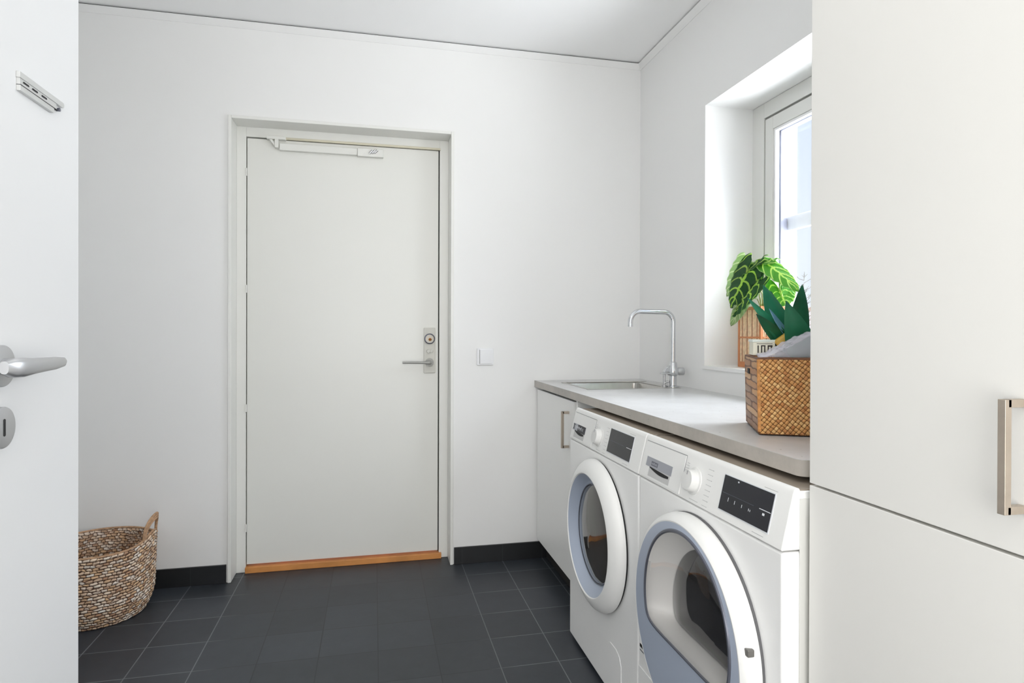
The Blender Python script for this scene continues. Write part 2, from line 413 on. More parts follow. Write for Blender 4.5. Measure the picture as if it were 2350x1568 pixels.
# ------------------------------------------------------------------ room shell
XL, YF, ZC = -2.62, -4.5, 2.505
OX0, OX1, OZ = -1.972, -0.966, 2.083          # door opening in the back wall
WY0, WY1, WZ0, WZ1 = -0.6393, -1.86, 0.983, 2.0642   # window opening in the right wall
WT = 0.36                                      # outer wall thickness
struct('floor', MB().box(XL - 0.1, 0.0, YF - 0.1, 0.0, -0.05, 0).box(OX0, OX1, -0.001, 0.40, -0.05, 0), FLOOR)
struct('ceiling', MB().box(XL - 0.1, 0.1, YF - 0.1, 0.12, ZC, ZC + 0.08), CEIL)
b = MB()
b.box(XL - 0.1, OX0, 0, 0.40, 0, ZC).box(OX1, 0.0, 0, 0.40, 0, ZC).box(OX0, OX1, 0, 0.40, OZ, ZC)
struct('wall_back', b, WALL)
b = MB()
b.box(0, WT, 0.40, WY0, 0, ZC).box(0, WT, WY1, YF - 0.1, 0, ZC).box(0, WT, WY0, WY1, 0, WZ0).box(0, WT, WY0, WY1, WZ1, ZC)
struct('wall_right', b, WALL)
struct('wall_left', MB().box(XL - 0.12, XL, YF, 0, 0, ZC), WALL)
struct('wall_front', MB().box(XL - 0.12, 0, YF - 0.12, YF, 0, ZC), WALL)
struct('wall_partition', MB().box(XL, -1.845, -2.80, -2.70, 0, ZC), WALL)

# ceiling trim; dark strips paint in the shade of the gap above it
tz0, tz1 = 2.4735, 2.4985
struct('trim_1', MB().prism([(0, tz0), (-0.003, tz0), (-0.022, tz1), (0, tz1)], 'x', XL, 0), TRIM)
struct('trim_2', MB().prism([(0, tz0), (-0.003, tz0), (-0.022, tz1), (0, tz1)], 'y', YF, 0), TRIM)
struct('trim_3', MB().box(XL, XL + 0.02, -2.70, -0.0205, tz0, tz1), TRIM, bevel=0.0015)
struct('trim_gap_shade', MB().box(XL + 0.008, -0.008, -0.012, -0.001, tz1 + 0.0002, ZC - 0.0004).box(-0.012, -0.001, YF, -0.0125, tz1 + 0.0002, ZC - 0.0004).box(XL + 0.001, XL + 0.012, -2.69, -0.0125, tz1 + 0.0002, ZC - 0.0004), DARK)
# tiled skirting
SK = 0.0815
struct('baseboard_back', MB().box(XL, OX0 - 0.006, -0.0105, 0, 0, SK).box(OX1 + 0.006, -0.0, -0.0105, 0, 0, SK), SKIRT, bevel=0.0012)
struct('baseboard_left', MB().box(XL, XL + 0.0105, -2.70, -0.0105, 0, SK), SKIRT, bevel=0.0012)
struct('baseboard_right', MB().box(-0.0105, 0, -0.77, -0.62, 0, SK).box(-0.0105, 0, YF, -2.62, 0, SK), SKIRT, bevel=0.0012)

# ------------------------------------------------------------------ door_1: far door with lining
d1 = empty('door_1', (-1.47, 0.1, 0), kind='structure')
b = MB()
LI0, LI1, LIZ, T = -1.9575, -0.9795, 2.0685, 0.014
b.box(LI0 - T, LI0, -0.0125, 0.38, 0.001, LIZ + T).box(LI1, LI1 + T, -0.0125, 0.38, 0.001, LIZ + T).box(LI0, LI1, -0.0125, 0.38, LIZ, LIZ + T)
b.build('door_lining', LINING, d1, bevel=0.002)
DX0, DX1, DZ0, DZ1, DY = -1.913, -1.0285, 0.0375, 2.0175, 0.102
b = MB()
b.box(LI0, DX0 - 0.004, DY - 0.002, 0.19, 0.001, LIZ).box(DX1 + 0.0055, LI1, DY - 0.002, 0.19, 0.001, LIZ).box(DX0 - 0.004, DX1 + 0.0055, DY - 0.002, 0.19, DZ1 + 0.006, LIZ)
b.build('door_frame', LINING, d1, bevel=0.0012)
MB().box(DX0 - 0.0038, DX0 - 0.0005, DY + 0.022, DY + 0.034, 0.03, DZ1 + 0.005).box(DX1 + 0.0005, DX1 + 0.0052, DY + 0.014, DY + 0.034, 0.03, DZ1 + 0.005).box(DX0 - 0.0038, DX1 + 0.0052, DY + 0.02, DY + 0.034, DZ1 + 0.0005, DZ1 + 0.0058).build('door_gasket', DARK, d1)
leaf = MB().box(DX0, DX1, DY, DY + 0.062, DZ0, DZ1).build('door_leaf', DOORW, d1, bevel=0.0015)
MB().box(LI0 + 0.04, LI1 - 0.032, 0.085, 0.38, 0.0005, 0.0275).build('threshold', OAK, d1, bevel=0.002, label='light oak threshold')
for z in (1.859, 1.318, 0.765, 0.208):
    MB().tube([(DX0 - 0.003, DY - 0.004, z - 0.018), (DX0 - 0.003, DY - 0.004, z + 0.018)], 0.0036, 12).build('hinge', LINING, d1)
# lock plate with cylinder, snib and lever
lp = MB().box(-1.1, -1.0425, DY - 0.009, DY, 0.918, 1.142).build('lock_plate', mat('lock_plate_paint', (212, 211, 204), 0.6), d1, bevel=0.004, seg=3)
c1 = (-1.0715, DY - 0.009, 1.087)
MB().lathe(c1, (0, -1, 0), [(0.026, 0), (0.026, 0.009), (0.023, 0.0125), (0.0205, 0.0128)], 48).build('cylinder_ring', SLATEP, lp)
MB().lathe(c1, (0, -1, 0), [(0.0205, 0.0), (0.0203, 0.011), (0.001, 0.0118)], 48).build('lock_cylinder', mat('cylinder_face', (196, 190, 178), 0.45, 0.1), lp)
MB().tube([(-1.07, DY - 0.019, 1.085), (-1.07, DY - 0.0235, 1.083)], 0.0078, 20).build('brass_button', mat('brass', (196, 138, 84), 0.3, 0.6), lp, bevel=0.001, label='small brass thumb button')
sn = MB()
sn.tube([(-1.064, DY - 0.009, 1.0275), (-1.064, DY - 0.013, 1.0275)], 0.0095, 28)
sn.tube([(-1.078, DY - 0.012, 1.026), (-1.078, DY - 0.024, 1.026)], 0.0085, 20)
sn.build('snib', mat('snib_metal', (188, 188, 182), 0.45, 0.2), lp, bevel=0.001)
lv = MB()
lv.tube([(-1.0715, DY - 0.009, 0.9715), (-1.0715, DY - 0.017, 0.9715)], 0.0205, 32)
lv.tube([(-1.0715, DY - 0.015, 0.9715), (-1.0715, DY - 0.05, 0.9715)], 0.0095, 20)
lv.tube([(-1.0715, DY - 0.05, 0.9715), (-1.078, DY - 0.0575, 0.9715), (-1.10, DY - 0.06, 0.9718), (-1.205, DY - 0.06, 0.9725)], [0.0095, 0.009, 0.0062, 0.005], 16)
lv.build('lever_handle', mat('lever_metal', (158, 158, 154), 0.5, 0.35), lp)
# door closer at the head
dc = MB().box(-1.77, -1.418, DY - 0.022, DY, 1.9655, 1.9985).box(-1.4175, -1.296, DY - 0.026, DY, 1.9605, 1.9995).build('door_closer', DOORW, d1, bevel=0.003)
MB().box(-1.80, -1.02, DY - 0.012, DY - 0.001, 2.0185, 2.0285).build('guide_rail', mat('champagne_rail', (203, 198, 178), 0.4, 0.3), dc, bevel=0.001)
b = MB().box(-1.825, -1.741, DY - 0.03, DY - 0.002, 2.0125, 2.0275)
b.box(-1.789, -1.772, DY - 0.032, DY - 0.012, 1.974, 2.013)
b.prism([(-1.789, 1.978), (-1.815, 2.013), (-1.80, 2.013), (-1.789, 1.995)], 'y', DY - 0.026, DY - 0.016)
b.build('slide_block', DOORW, dc, bevel=0.002)
b = MB()
for k, dx in enumerate((-0.012, 0.0, 0.011)):
    b.tube([(-1.349 + dx, DY - 0.028, 1.975 + 0.002 * k), (-1.335 + dx, DY - 0.031, 1.990 + 0.001 * k)], 0.0052, 12)
b.build('arm_joint', SATIN, dc)

# ------------------------------------------------------------------ door_2: open door at the left
d2 = empty('door_2', (-1.818, -2.25, 0), kind='structure')
FX = -1.798
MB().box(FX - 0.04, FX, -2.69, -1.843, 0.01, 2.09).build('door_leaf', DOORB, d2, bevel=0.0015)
def rose(zc, name):
    return MB().lathe((FX, -2.066, zc), (1, 0, 0), [(0.0262, 0), (0.0262, 0.0085), (0.0255, 0.0098), (0.0245, 0.0102), (0.0005, 0.0103)], 64).build(name, SATIN, d2)
ha = rose(1.0755, 'handle_rose')
b = MB()
yc, zc = -2.066, 1.0755
b.tube([(FX + 0.008, yc, zc - 0.001), (FX + 0.026, yc, zc - 0.001)], 0.0105, 28)
# lever: flattened tapering blade running to the free edge
sec = [(-2.092, 0.009, 0.005, 0.023, 0.0), (-2.083, 0.0135, 0.008, 0.026, -0.001), (-2.066, 0.0145, 0.0088, 0.028, -0.001), (-2.045, 0.0122, 0.008, 0.030, -0.0005), (-2.02, 0.0112, 0.0065, 0.030, 0.0), (-1.985, 0.0102, 0.0052, 0.0295, 0.0005), (-1.958, 0.0075, 0.004, 0.028, 0.001), (-1.949, 0.003, 0.002, 0.027, 0.0015)]
rings = []
for (y, hz, hx, cx, dz) in sec:
    rings.append([Vector((FX + cx + hx * math.copysign(abs(math.cos(a)) ** 0.75, math.cos(a)), y, zc - 0.001 + dz + 0.86 * hz * math.copysign(abs(math.sin(a)) ** 0.75, math.sin(a)))) for a in [6.2832 * k / 24 for k in range(24)]])
b.loops(rings)
b.bm.faces.new([v for v in list(b.bm.verts)[-24:]]); b.bm.faces.new([v for v in list(b.bm.verts)[-24 * 8:-24 * 7]][::-1])
b.build('lever_handle', SATIN, ha)
kr = rose(0.9985, 'keyhole_rose')
b = MB(); b.prism([(-2.066 + 0.0021 * math.cos(a), 0.9985 + (0.0088 if math.sin(a) > 0 else -0.0088) + 0.0021 * math.sin(a)) for a in [6.2832 * k / 24 for k in range(24)]], 'x', FX + 0.0102, FX + 0.0108)
b.build('keyhole', RUBBER, kr)
# slotted rail high on the door
sr = MB()
def rounded(y0, y1, z0, z1, r, side):
    pts = []
    for cx, cz, a0 in ((y1 - r, z1 - r, 0), (y0 + r, z1 - r, 90), (y0 + r, z0 + r, 180), (y1 - r, z0 + r, 270)):
        rr_ = r if (cx > (y0 + y1) / 2) else 0.0004
        ccx = cx if cx > (y0 + y1) / 2 else y0 + 0.0004
        ccz = (z1 - rr_) if cz > (z0 + z1) / 2 else (z0 + rr_)
        for k in range(5):
            a = math.radians(a0 + 22.5 * k); pts.append((ccx + rr_ * math.cos(a), ccz + rr_ * math.sin(a)))
    return pts
sr.prism(rounded(-2.02, -1.901, 1.4535, 1.4615, 0.0035, 0), 'x', FX, FX + 0.0048)
sr.prism(rounded(-2.019, -1.921, 1.4445, 1.4535, 0.0035, 0), 'x', FX, FX + 0.004)
sr.prism(rounded(-2.019, -1.93, 1.4365, 1.4443, 0.0035, 0), 'x', FX, FX + 0.0048)
srail = sr.build('slotted_rail', HOOK, d2, bevel=0.0005, label='small pale metal rail with three dark slots')
for y in (-2.004, -1.982, -1.9575):
    MB().prism([(y - 0.0075, 1.4495), (y - 0.006, 1.4510), (y + 0.006, 1.4510), (y + 0.0075, 1.4495), (y + 0.006, 1.4487), (y - 0.006, 1.4487)], 'x', FX + 0.0035, FX + 0.0046).build('slot', RUBBER, srail)
MB().box(FX, FX + 0.0052, -2.019, -1.922, 1.4438, 1.4446).build('groove', RUBBER, srail)
MB().tube([(FX, -1.9145, 1.4475), (FX + 0.005, -1.9145, 1.4475)], 0.0026, 14).build('screw', SLATEP, srail)

# ------------------------------------------------------------------ window_1
w1 = empty('window_1', (0.26, -1.2, 1.0), kind='structure')
FXw = 0.2215
def ring4(b, x0, x1, a0, a1, z0, z1, wd, wtop=None, wbot=None):
    wt_ = wtop or wd; wb_ = wbot or wd
    b.box(x0, x1, a0, a0 - wd, z0, z1).box(x0, x1, a1 + wd, a1, z0, z1)
    b.box(x0, x1, a0 - wd, a1 + wd, z1 - wt_, z1).box(x0, x1, a0 - wd, a1 + wd, z0, z0 + wb_)
ya, yb, za, zb = WY0 + 0.002, WY1 - 0.002, WZ0 + 0.004, WZ1 - 0.001
b = MB(); ring4(b, FXw, 0.33, ya, yb, za, zb, 0.079, 0.062, 0.06); b.build('window_frame', WINF, w1, bevel=0.002)
b = MB(); ring4(b, FXw + 0.006, 0.315, ya - 0.0795, yb + 0.0795, za + 0.0605, zb - 0.0625, 0.0085); b.build('window_gasket', WING, w1)
sa, sb, sz0, sz1 = ya - 0.0885, yb + 0.0885, za + 0.0695, zb - 0.0715
b = MB(); ring4(b, FXw - 0.001, 0.30, sa, sb, sz0, sz1, 0.05); sash = b.build('sash', WINF, w1, bevel=0.002)
ga, gb, gz0, gz1 = sa - 0.0505, sb + 0.0505, sz0 + 0.0505, sz1 - 0.0505
b = MB(); ring4(b, FXw + 0.003, 0.242, ga, gb, gz0, gz1, 0.0105); b.build('glazing_bead', WINB, sash, bevel=0.0015)
MB().box(0.2465, 0.2495, ga, gb, gz0, gz1).build('window_pane', PANE, sash)
MB().box(0.2785, 0.2815, ga, gb, gz0, gz1).build('window_pane', PANE, sash)
b = MB(); ring4(b, 0.2505, 0.2775, ga, gb, gz0, gz1, 0.011); b.build('spacer_bar', mat('spacer', (178, 180, 196), 0.35, 0.5), sash)
MB().box(0.2825, 0.30, ga, gb, 1.532, 1.588).build('glazing_bar', WINB, sash, bevel=0.002)
# sill board inside the reveal
struct('window_1_sill', MB().box(-0.008, FXw, WY0 + 0.004, WY1, WZ0 - 0.013, WZ0 + 0.002), mat('sill_paint', (234, 234, 233), 0.35), bevel=0.0015)

# exterior: white boarded reveal of the facade, ground and a bare tree
struct('trim_5', MB().box(WT, WT + 0.012, -0.30, WY0 - 0.03, 0.6, 2.3).box(WT, WT + 0.03, WY0 - 0.035, WY0 - 0.062, 0.6, 2.3), EXTW, bevel=0.001)
struct('ground', MB().box(WT, 60, -40, 60, -0.35, -0.3), mat('pale_lawn', (196, 198, 190), 0.9, noise=0.15, nscale=3))
b = MB()
TX, TY = 6.1, 6.55
b.tube([(TX, TY, -0.3), (TX + 0.03, TY, 0.9), (TX, TY + 0.02, 2.0)], [0.05, 0.035, 0.012], 8)
for k in range(60):
    z = random.uniform(0.7, 2.1); a = random.uniform(0, 6.28); L = random.uniform(0.12, 0.4) * (1.3 - z * 0.3)
    p = Vector((TX, TY, z)); q = p + Vector((math.cos(a) * L, math.sin(a) * L, L * 0.8)); m_ = (p + q) / 2 + Vector((0, 0, -0.03))
    b.tube([p, m_, q], [0.008, 0.005, 0.002], 5)
    for s_ in range(3):
        a2 = a + random.uniform(-1, 1); q2 = m_ + Vector((math.cos(a2), math.sin(a2), 0.8)) * L * 0.4
        b.tube([m_, q2], [0.004, 0.0015], 4)
tagit(b.build('bare_tree', mat('pale_bark', (150, 146, 140), 0.9)), 'small bare pale tree outside behind the window glass', 'tree')

# ------------------------------------------------------------------ light switch
ls = empty('light_switch', (-0.8105, 0, 1.0015), label='square white light switch on the wall right of the closed door', cat='light switch')
MB().box(-0.8515, -0.7695, -0.008, 0, 0.96, 1.0425).build('switch_frame', SWITCH, ls, bevel=0.003, seg=3)
MB().prism([(-0.8375, -0.0085), (-0.7775, -0.0085), (-0.7775, -0.0115), (-0.8375, -0.0135)], 'z', 0.9675, 1.035).build('rocker', SWITCH, ls, bevel=0.0012)
MB().box(-0.8395, -0.838, -0.0088, -0.0078, 0.9675, 1.035).build('rocker_gap', MARKG, ls)

# ------------------------------------------------------------------ worktop
CW, CZ, CT = 0.5605, 0.8823, 0.0315
SX0, SX1, SY0, SY1 = -0.462, -0.095, -0.19, -0.53
yE, rc = -1.958, 0.02
b = MB()
b.box(-CW, 0, 0, SY0, CZ - CT, CZ).box(-CW, SX0, SY0, SY1, CZ - CT, CZ).box(SX1, 0, SY0, SY1, CZ - CT, CZ)
pts = [(0, SY1), (-CW, SY1), (-CW, yE + rc)] + [(-CW + rc - rc * math.cos(math.radians(a)), yE + rc - rc * math.sin(math.radians(a))) for a in (15, 30, 45, 60, 75, 90)] + [(0, yE)]
b.prism(pts, 'z', CZ - CT, CZ)
wt_ = b.build('worktop', STONE)
eb = [(-CW - 0.0006, -0.0005), (-CW - 0.0006, yE + rc)] + [(-CW + rc - (rc + 0.0006) * math.cos(math.radians(a)), yE + rc - (rc + 0.0006) * math.sin(math.radians(a))) for a in (15, 30, 45, 60, 75, 90)] + [(-0.3, yE - 0.0006)]
b = MB(); b.loops([[Vector((x, y, CZ - CT)) for x, y in eb], [Vector((x, y, CZ - 0.0006)) for x, y in eb]], close=False)
b.build('edge_band', stone('worktop_edge', (156, 152, 145), (188, 181, 172)), wt_, label='darker grey front edge')
tagit(wt_, 'pale grey speckled worktop running under the window above both machines', 'worktop')

# ------------------------------------------------------------------ sink
sk = empty('kitchen_sink', (-0.28, -0.36, CZ), label='stainless steel sink set into the far end of the grey worktop', cat='sink')
z = CZ + 0.0015
b = MB(); e = 0.014
b.box(SX0 - e, SX1 + e + 0.03, SY0 + e, SY0 - 0.004, CZ + 0.0002, z + 0.002).box(SX0 - e, SX1 + e + 0.03, SY1 + 0.004, SY1 - e * 0.5, CZ + 0.0002, z)
b.box(SX0 - e * 0.6, SX0 + 0.004, SY0, SY1, CZ + 0.0002, z).box(SX1 - 0.004, SX1 + e + 0.03, SY0, SY1, CZ + 0.0002, z)
b.build('rim', STEEL, sk, bevel=0.0008)
def rrect(x0, x1, y0, y1, r, n=6):
    out = []
    for cx, cy, a0 in ((x1 - r, y0 - r, 0), (x0 + r, y0 - r, 90), (x0 + r, y1 + r, 180), (x1 - r, y1 + r, 270)):
        for k in range(n + 1):
            a = math.radians(a0 + 90 * k / n); out.append((cx + r * math.cos(a), cy + r * math.sin(a)))
    return out
def rr3(i, zz, r): return [Vector((x, y, zz)) for x, y in rrect(SX0 + i, SX1 - i, SY0 - i, SY1 + i, r)]
b = MB(); b.loops([rr3(0.0005, CZ + 0.001, 0.004), rr3(0.004, CZ - 0.004, 0.03), rr3(0.007, CZ - 0.13, 0.035), rr3(0.03, CZ - 0.15, 0.05)], cap=True)
b.build('bowl', STEEL, sk)
MB().lathe((-0.28, -0.36, CZ - 0.1495), (0, 0, 1), [(0.04, 0), (0.04, 0.002), (0.033, 0.003), (0.001, 0.0005)], 40).build('drain', CHROME, sk)

# ------------------------------------------------------------------ faucet
fx, fy = -0.07, -0.50
fa = empty('faucet', (fx, fy, CZ), label='tall chrome kitchen faucet with square-bent spout beside the sink', cat='faucet')
def arc(c, r, a0, a1, n=8):
    return [(c[0] + r * math.cos(math.radians(a0 + (a1 - a0) * k / n)), fy, c[1] + r * math.sin(math.radians(a0 + (a1 - a0) * k / n))) for k in range(n + 1)]
path = [(fx, fy, 0.965), (fx, fy, 1.08), (fx, fy, 1.165)] + arc((fx - 0.042, 1.168), 0.042, 0, 88) + arc((-0.222, 1.1645), 0.048, 92, 180) + [(-0.27, fy, 1.146)]
MB().tube(path, 0.0108, 20).build('spout', CHROME, fa)
b = MB(); b.lathe((fx, fy, CZ + 0.0005), (0, 0, 1), [(0.0005, 0), (0.026, 0.0), (0.026, 0.006), (0.0165, 0.009), (0.0155, 0.05), (0.021, 0.053), (0.024, 0.058), (0.0245, 0.075), (0.019, 0.088), (0.0165, 0.108), (0.0115, 0.112)], 40)
b.build('faucet_body', CHROME, fa)
b = MB()
b.prism([(fx - 0.058, fy + 0.012), (fx - 0.058, fy - 0.012), (fx + 0.005, fy - 0.02), (fx + 0.005, fy + 0.02)], 'z', 0.941, 0.949)
b.prism([(fx - 0.046, 0.949), (fx - 0.036, 0.968), (fx - 0.018, 0.978), (fx + 0.0, 0.978), (fx + 0.0, 0.949)], 'y', fy - 0.009, fy + 0.009)
b.build('lever', CHROME, fa, bevel=0.002)
b = MB(); b.tube([(fx + 0.018, fy, 0.95), (fx + 0.028, fy, 0.952), (fx + 0.05, fy, 0.952)], [0.013, 0.017, 0.0165], 24)
b.build('side_knob', SATIN, fa, bevel=0.002)
b = MB(); b.tube([(fx - 0.036, fy + 0.01, CZ + 0.0005), (fx - 0.036, fy + 0.01, 0.941)], 0.0052, 14); b.tube([(fx - 0.036, fy + 0.01, CZ + 0.0005), (fx - 0.036, fy + 0.01, CZ + 0.010)], 0.012, 18)
b.tube([(fx - 0.036, fy + 0.01, CZ + 0.02), (fx - 0.018, fy + 0.004, CZ + 0.026)], 0.005, 12)
b.build('valve_stem', SATIN, fa)

# ------------------------------------------------------------------ base cabinet under the sink
bc = empty('base_cabinet', (-0.27, -0.3, 0), label='white base cabinet with one door under the sink end of the worktop', cat='cabinet')
CX = -0.549
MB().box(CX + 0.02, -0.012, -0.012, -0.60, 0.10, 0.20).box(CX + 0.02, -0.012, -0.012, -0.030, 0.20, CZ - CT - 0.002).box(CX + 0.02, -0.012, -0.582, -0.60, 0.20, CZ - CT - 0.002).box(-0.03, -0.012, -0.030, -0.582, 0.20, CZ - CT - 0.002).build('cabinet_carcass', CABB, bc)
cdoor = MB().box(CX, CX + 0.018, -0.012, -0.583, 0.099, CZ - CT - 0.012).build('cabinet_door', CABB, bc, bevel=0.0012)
MB().box(CX + 0.05, CX + 0.066, -0.012, -0.60, 0.0, 0.099).build('plinth', DARK, bc)
def pull(x, y, z0, z1, w_, d, parent):
    b = MB(); b.box(x - d, x - d + w_, y - w_ / 2, y + w_ / 2, z0, z1)
    b.box(x - d + w_ * 0.5, x, y - w_ / 2, y + w_ / 2, z0, z0 + w_).box(x - d + w_ * 0.5, x, y - w_ / 2, y + w_ / 2, z1 - w_, z1)
    return b.build('handle', BRASSY, parent, bevel=0.0006)
pull(CX, -0.517, 0.641, 0.793, 0.0105, 0.033, cdoor)
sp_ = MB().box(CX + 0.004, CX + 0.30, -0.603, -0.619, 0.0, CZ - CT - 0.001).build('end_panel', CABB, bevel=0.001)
tagit(sp_, 'narrow white end panel between the base cabinet and the washing machine', 'panel')

# ------------------------------------------------------------------ tall cabinet at the right
TXF, TY0, TY1 = -0.5875, -2.012, -2.612
tcb = empty('tall_cabinet', (-0.3, -2.31, 0), label='tall white flat-fronted cabinet at the near end of the worktop', cat='cabinet')
MB().box(TXF + 0.0205, -0.004, TY0 - 0.001, TY1, 0.085, 2.22).build('cabinet_carcass', CABEDGE, tcb)
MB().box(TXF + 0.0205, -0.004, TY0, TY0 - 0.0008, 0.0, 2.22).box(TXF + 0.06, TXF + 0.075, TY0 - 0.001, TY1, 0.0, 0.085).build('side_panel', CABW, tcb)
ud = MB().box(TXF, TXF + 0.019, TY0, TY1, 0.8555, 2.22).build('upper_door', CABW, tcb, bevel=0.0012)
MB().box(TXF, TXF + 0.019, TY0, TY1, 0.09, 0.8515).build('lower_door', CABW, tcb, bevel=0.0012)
pull(TXF, -2.378, 0.907, 1.0425, 0.0095, 0.0325, ud)

INKD = mat('dark_print', (58, 58, 62), 0.6)
KNOB = mat('knob_plastic', (222, 222, 220), 0.7)
FAINT = mat('faint_print', (178, 178, 178), 0.6)
# ------------------------------------------------------------------ washing machine and dryer
def panel_frame(y0):
    O = Vector((-0.6335, y0, 0.731)); ev = Vector((0.0240, 0, 0.1005)).normalized(); eu = Vector((0, -1, 0)); en = Vector((-ev.z, 0, ev.x))
    return O, eu, ev, en
def machine(name, label, cat, y0, y1, disp, plate, dryer, hole):
    root = empty(name, (-0.32, (y0 + y1) / 2, 0), label=label, cat=cat)
    b = MB(); b.prism([(-0.631, 0.014), (-0.631, 0.7285), (-0.57, 0.7285), (-0.57, 0.8355), (-0.03, 0.8355), (-0.03, 0.014)], 'y', y0, y1)
    hy, hz, hr = hole
    cb_ = MB(); cb_.lathe((-0.70, hy, hz), (1, 0, 0), [(hr, 0), (hr, 0.13)], 64, True, True)
    cut = cb_.build('cutter', ENAMEL, root, smooth=False)
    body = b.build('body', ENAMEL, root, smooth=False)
    md = body.modifiers.new('hole', 'BOOLEAN'); md.object = cut; md.operation = 'DIFFERENCE'; md.solver = 'EXACT'
    bpy.context.view_layer.update()
    me = bpy.data.meshes.new_from_object(body.evaluated_get(bpy.context.evaluated_depsgraph_get()))
    body.modifiers.clear(); body.data = me; bpy.data.objects.remove(cut)
    for p in me.polygons: p.use_smooth = True
    me.set_sharp_from_angle(angle=math.radians(35))
    q = body.modifiers.new('b', 'BEVEL'); q.width = 0.006; q.segments = 3; q.limit_method = 'ANGLE'; q.angle_limit = math.radians(60); q.harden_normals = True
    cp = MB().prism([(-0.6335, 0.7315), (-0.6095, 0.832), (-0.6065, 0.8395), (-0.602, 0.8425), (-0.596, 0.8425), (-0.5945, 0.8370), (-0.5715, 0.8365), (-0.5715, 0.7315)], 'y', y0 + 0.0005, y1 - 0.0005).build('control_panel', PLASTW, root, bevel=0.003, seg=2)
    MB().box(-0.594, -0.04, y0 - 0.004, y1 + 0.004, 0.8368, 0.8385).build('lid', mat('lid_shade_tone', (150, 138, 124), 0.6), root, label='top lid toned taupe for the worktop shade')  # worktop shade is put into the lid colour
    for yy in (y0 - 0.05, y1 + 0.05):
        MB().tube([(-0.58, yy, 0), (-0.58, yy, 0.016)], 0.02, 20).build('foot', RUBBER, root)
    O, eu, ev, en = panel_frame(y0)
    # seam lines round the detergent drawer
    dr = MB().slab(O, eu, ev, en, 0.012, 0.226, 0.006, 0.098, 0.0002, 0.0022).build('detergent_drawer', PLASTW, root, bevel=0.0008)
    MB().slab(O, eu, ev, en, 0.0108, 0.2272, 0.0985, 0.1, -0.001, 0.0012).slab(O, eu, ev, en, 0.2265, 0.2278, 0.05, 0.099, -0.001, 0.001).build('drawer_gap', MARKG, dr)
    p0, p1 = plate
    q = MB().slab(O, eu, ev, en, p0, p1, 0.036, 0.06, 0.0023, 0.0030)
    q.build('drawer_label', PLATEG, dr)
    # finger recess: scoop with a dark crescent under the label
    sc_ = MB().slab(O, eu, ev, en, p0 + 0.022, p1 - 0.004, 0.012, 0.036, 0.0023, 0.0026)
    sc_.build('finger_recess', mat('recess_grey', (196, 196, 195), 0.5), dr)
    def on(u, v, n_=0.0034): return O + eu * u + ev * v + en * n_
    L = p1 - p0
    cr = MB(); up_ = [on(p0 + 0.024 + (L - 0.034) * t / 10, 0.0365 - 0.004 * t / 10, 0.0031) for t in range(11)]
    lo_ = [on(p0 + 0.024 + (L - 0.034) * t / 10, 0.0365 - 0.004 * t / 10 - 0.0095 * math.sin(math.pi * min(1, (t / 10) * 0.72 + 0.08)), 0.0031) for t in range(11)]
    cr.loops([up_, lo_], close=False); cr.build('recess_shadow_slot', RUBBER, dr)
    ink = MB()
    rnd = random.Random(3 if dryer else 5)
    if dryer:
        ink.slab(O, eu, ev, en, p0 + 0.03, p0 + 0.066, 0.041, 0.052, 0.0031, 0.0034)
        ink.build('lettering', SLATEP, dr)
        ink = MB()
        for k in range(7):
            a = p0 + 0.033 + k * 0.0045; ink.slab(O, eu, ev, en, a, a + 0.0026, 0.0435, 0.0435 + rnd.choice((0.005, 0.0065)), 0.0034, 0.0036)
        ink.build('lettering', PLATEG, dr)
    else:
        ink.slab(O, eu, ev, en, p0 + 0.002, p0 + 0.02, 0.040, 0.058, 0.0031, 0.0033).slab(O, eu, ev, en, p0 + 0.05, p1 - 0.001, 0.034, 0.06, 0.0031, 0.0033)
        ink.build('lettering', INKD, dr)
        ink = MB()
        for k in range(8):
            a = p0 + 0.004 + k * 0.014; h_ = rnd.choice((0.010, 0.013, 0.012))
            ink.slab(O, eu, ev, en, a, a + 0.003, 0.042, 0.042 + h_, 0.0034, 0.0037)
            ink.slab(O, eu, ev, en, a, a + 0.0085, 0.042 + h_ * rnd.choice((0.4, 0.8)), 0.0445 + h_ * 0.6, 0.0034, 0.0037)
        ink.build('lettering', MARK, dr)
    # programme knob
    kc = O + eu * 0.278 + ev * 0.05
    kn = MB().lathe(kc, en, [(0.031, 0.0), (0.031, 0.002), (0.026, 0.0035), (0.0245, 0.017), (0.0225, 0.0205), (0.0005, 0.0215)], 56).build('program_knob', KNOB, root)
    MB().slab(kc, eu, ev, en, -0.0012, 0.0012, 0.012, 0.021, 0.0205, 0.0222).build('pointer', MARKG, kn)
    # printed programme ticks
    b = MB()
    for k in range(8):
        v = 0.008 + 0.0115 * k; b = MB(); b.slab(O, eu, ev, en, 0.327, 0.327 + 0.017 + 0.004 * (k % 2), v, v + 0.0008, 0.0001, 0.0004)
        b.slab(O, eu, ev, en, 0.345, 0.3475, v - 0.0004, v + 0.0012, 0.0001, 0.0004)
        b.build('program_mark', FAINT, cp)
    for k in range(4):
        v = 0.066 + 0.006 * k; MB().slab(O, eu, ev, en, 0.222 + 0.004 * k, 0.245, v, v + 0.0008, 0.0001, 0.0004).build('program_mark', FAINT, cp)
    MB().slab(O, eu, ev, en, 0.272, 0.31, 0.0085, 0.0093, 0.0001, 0.0004).build('program_mark', FAINT, cp)
    # display
    a0, a1 = disp
    MB().slab(O, eu, ev, en, a0 - 0.0025, a1 + 0.0025, 0.0175, 0.0935, 0.0001, 0.0011).build('display_bezel', MARK, root)
    di = MB().slab(O, eu, ev, en, a0, a1, 0.02, 0.092, 0.0011, 0.0019).build('display', DISP, root, bevel=0.0004)
    W = a1 - a0
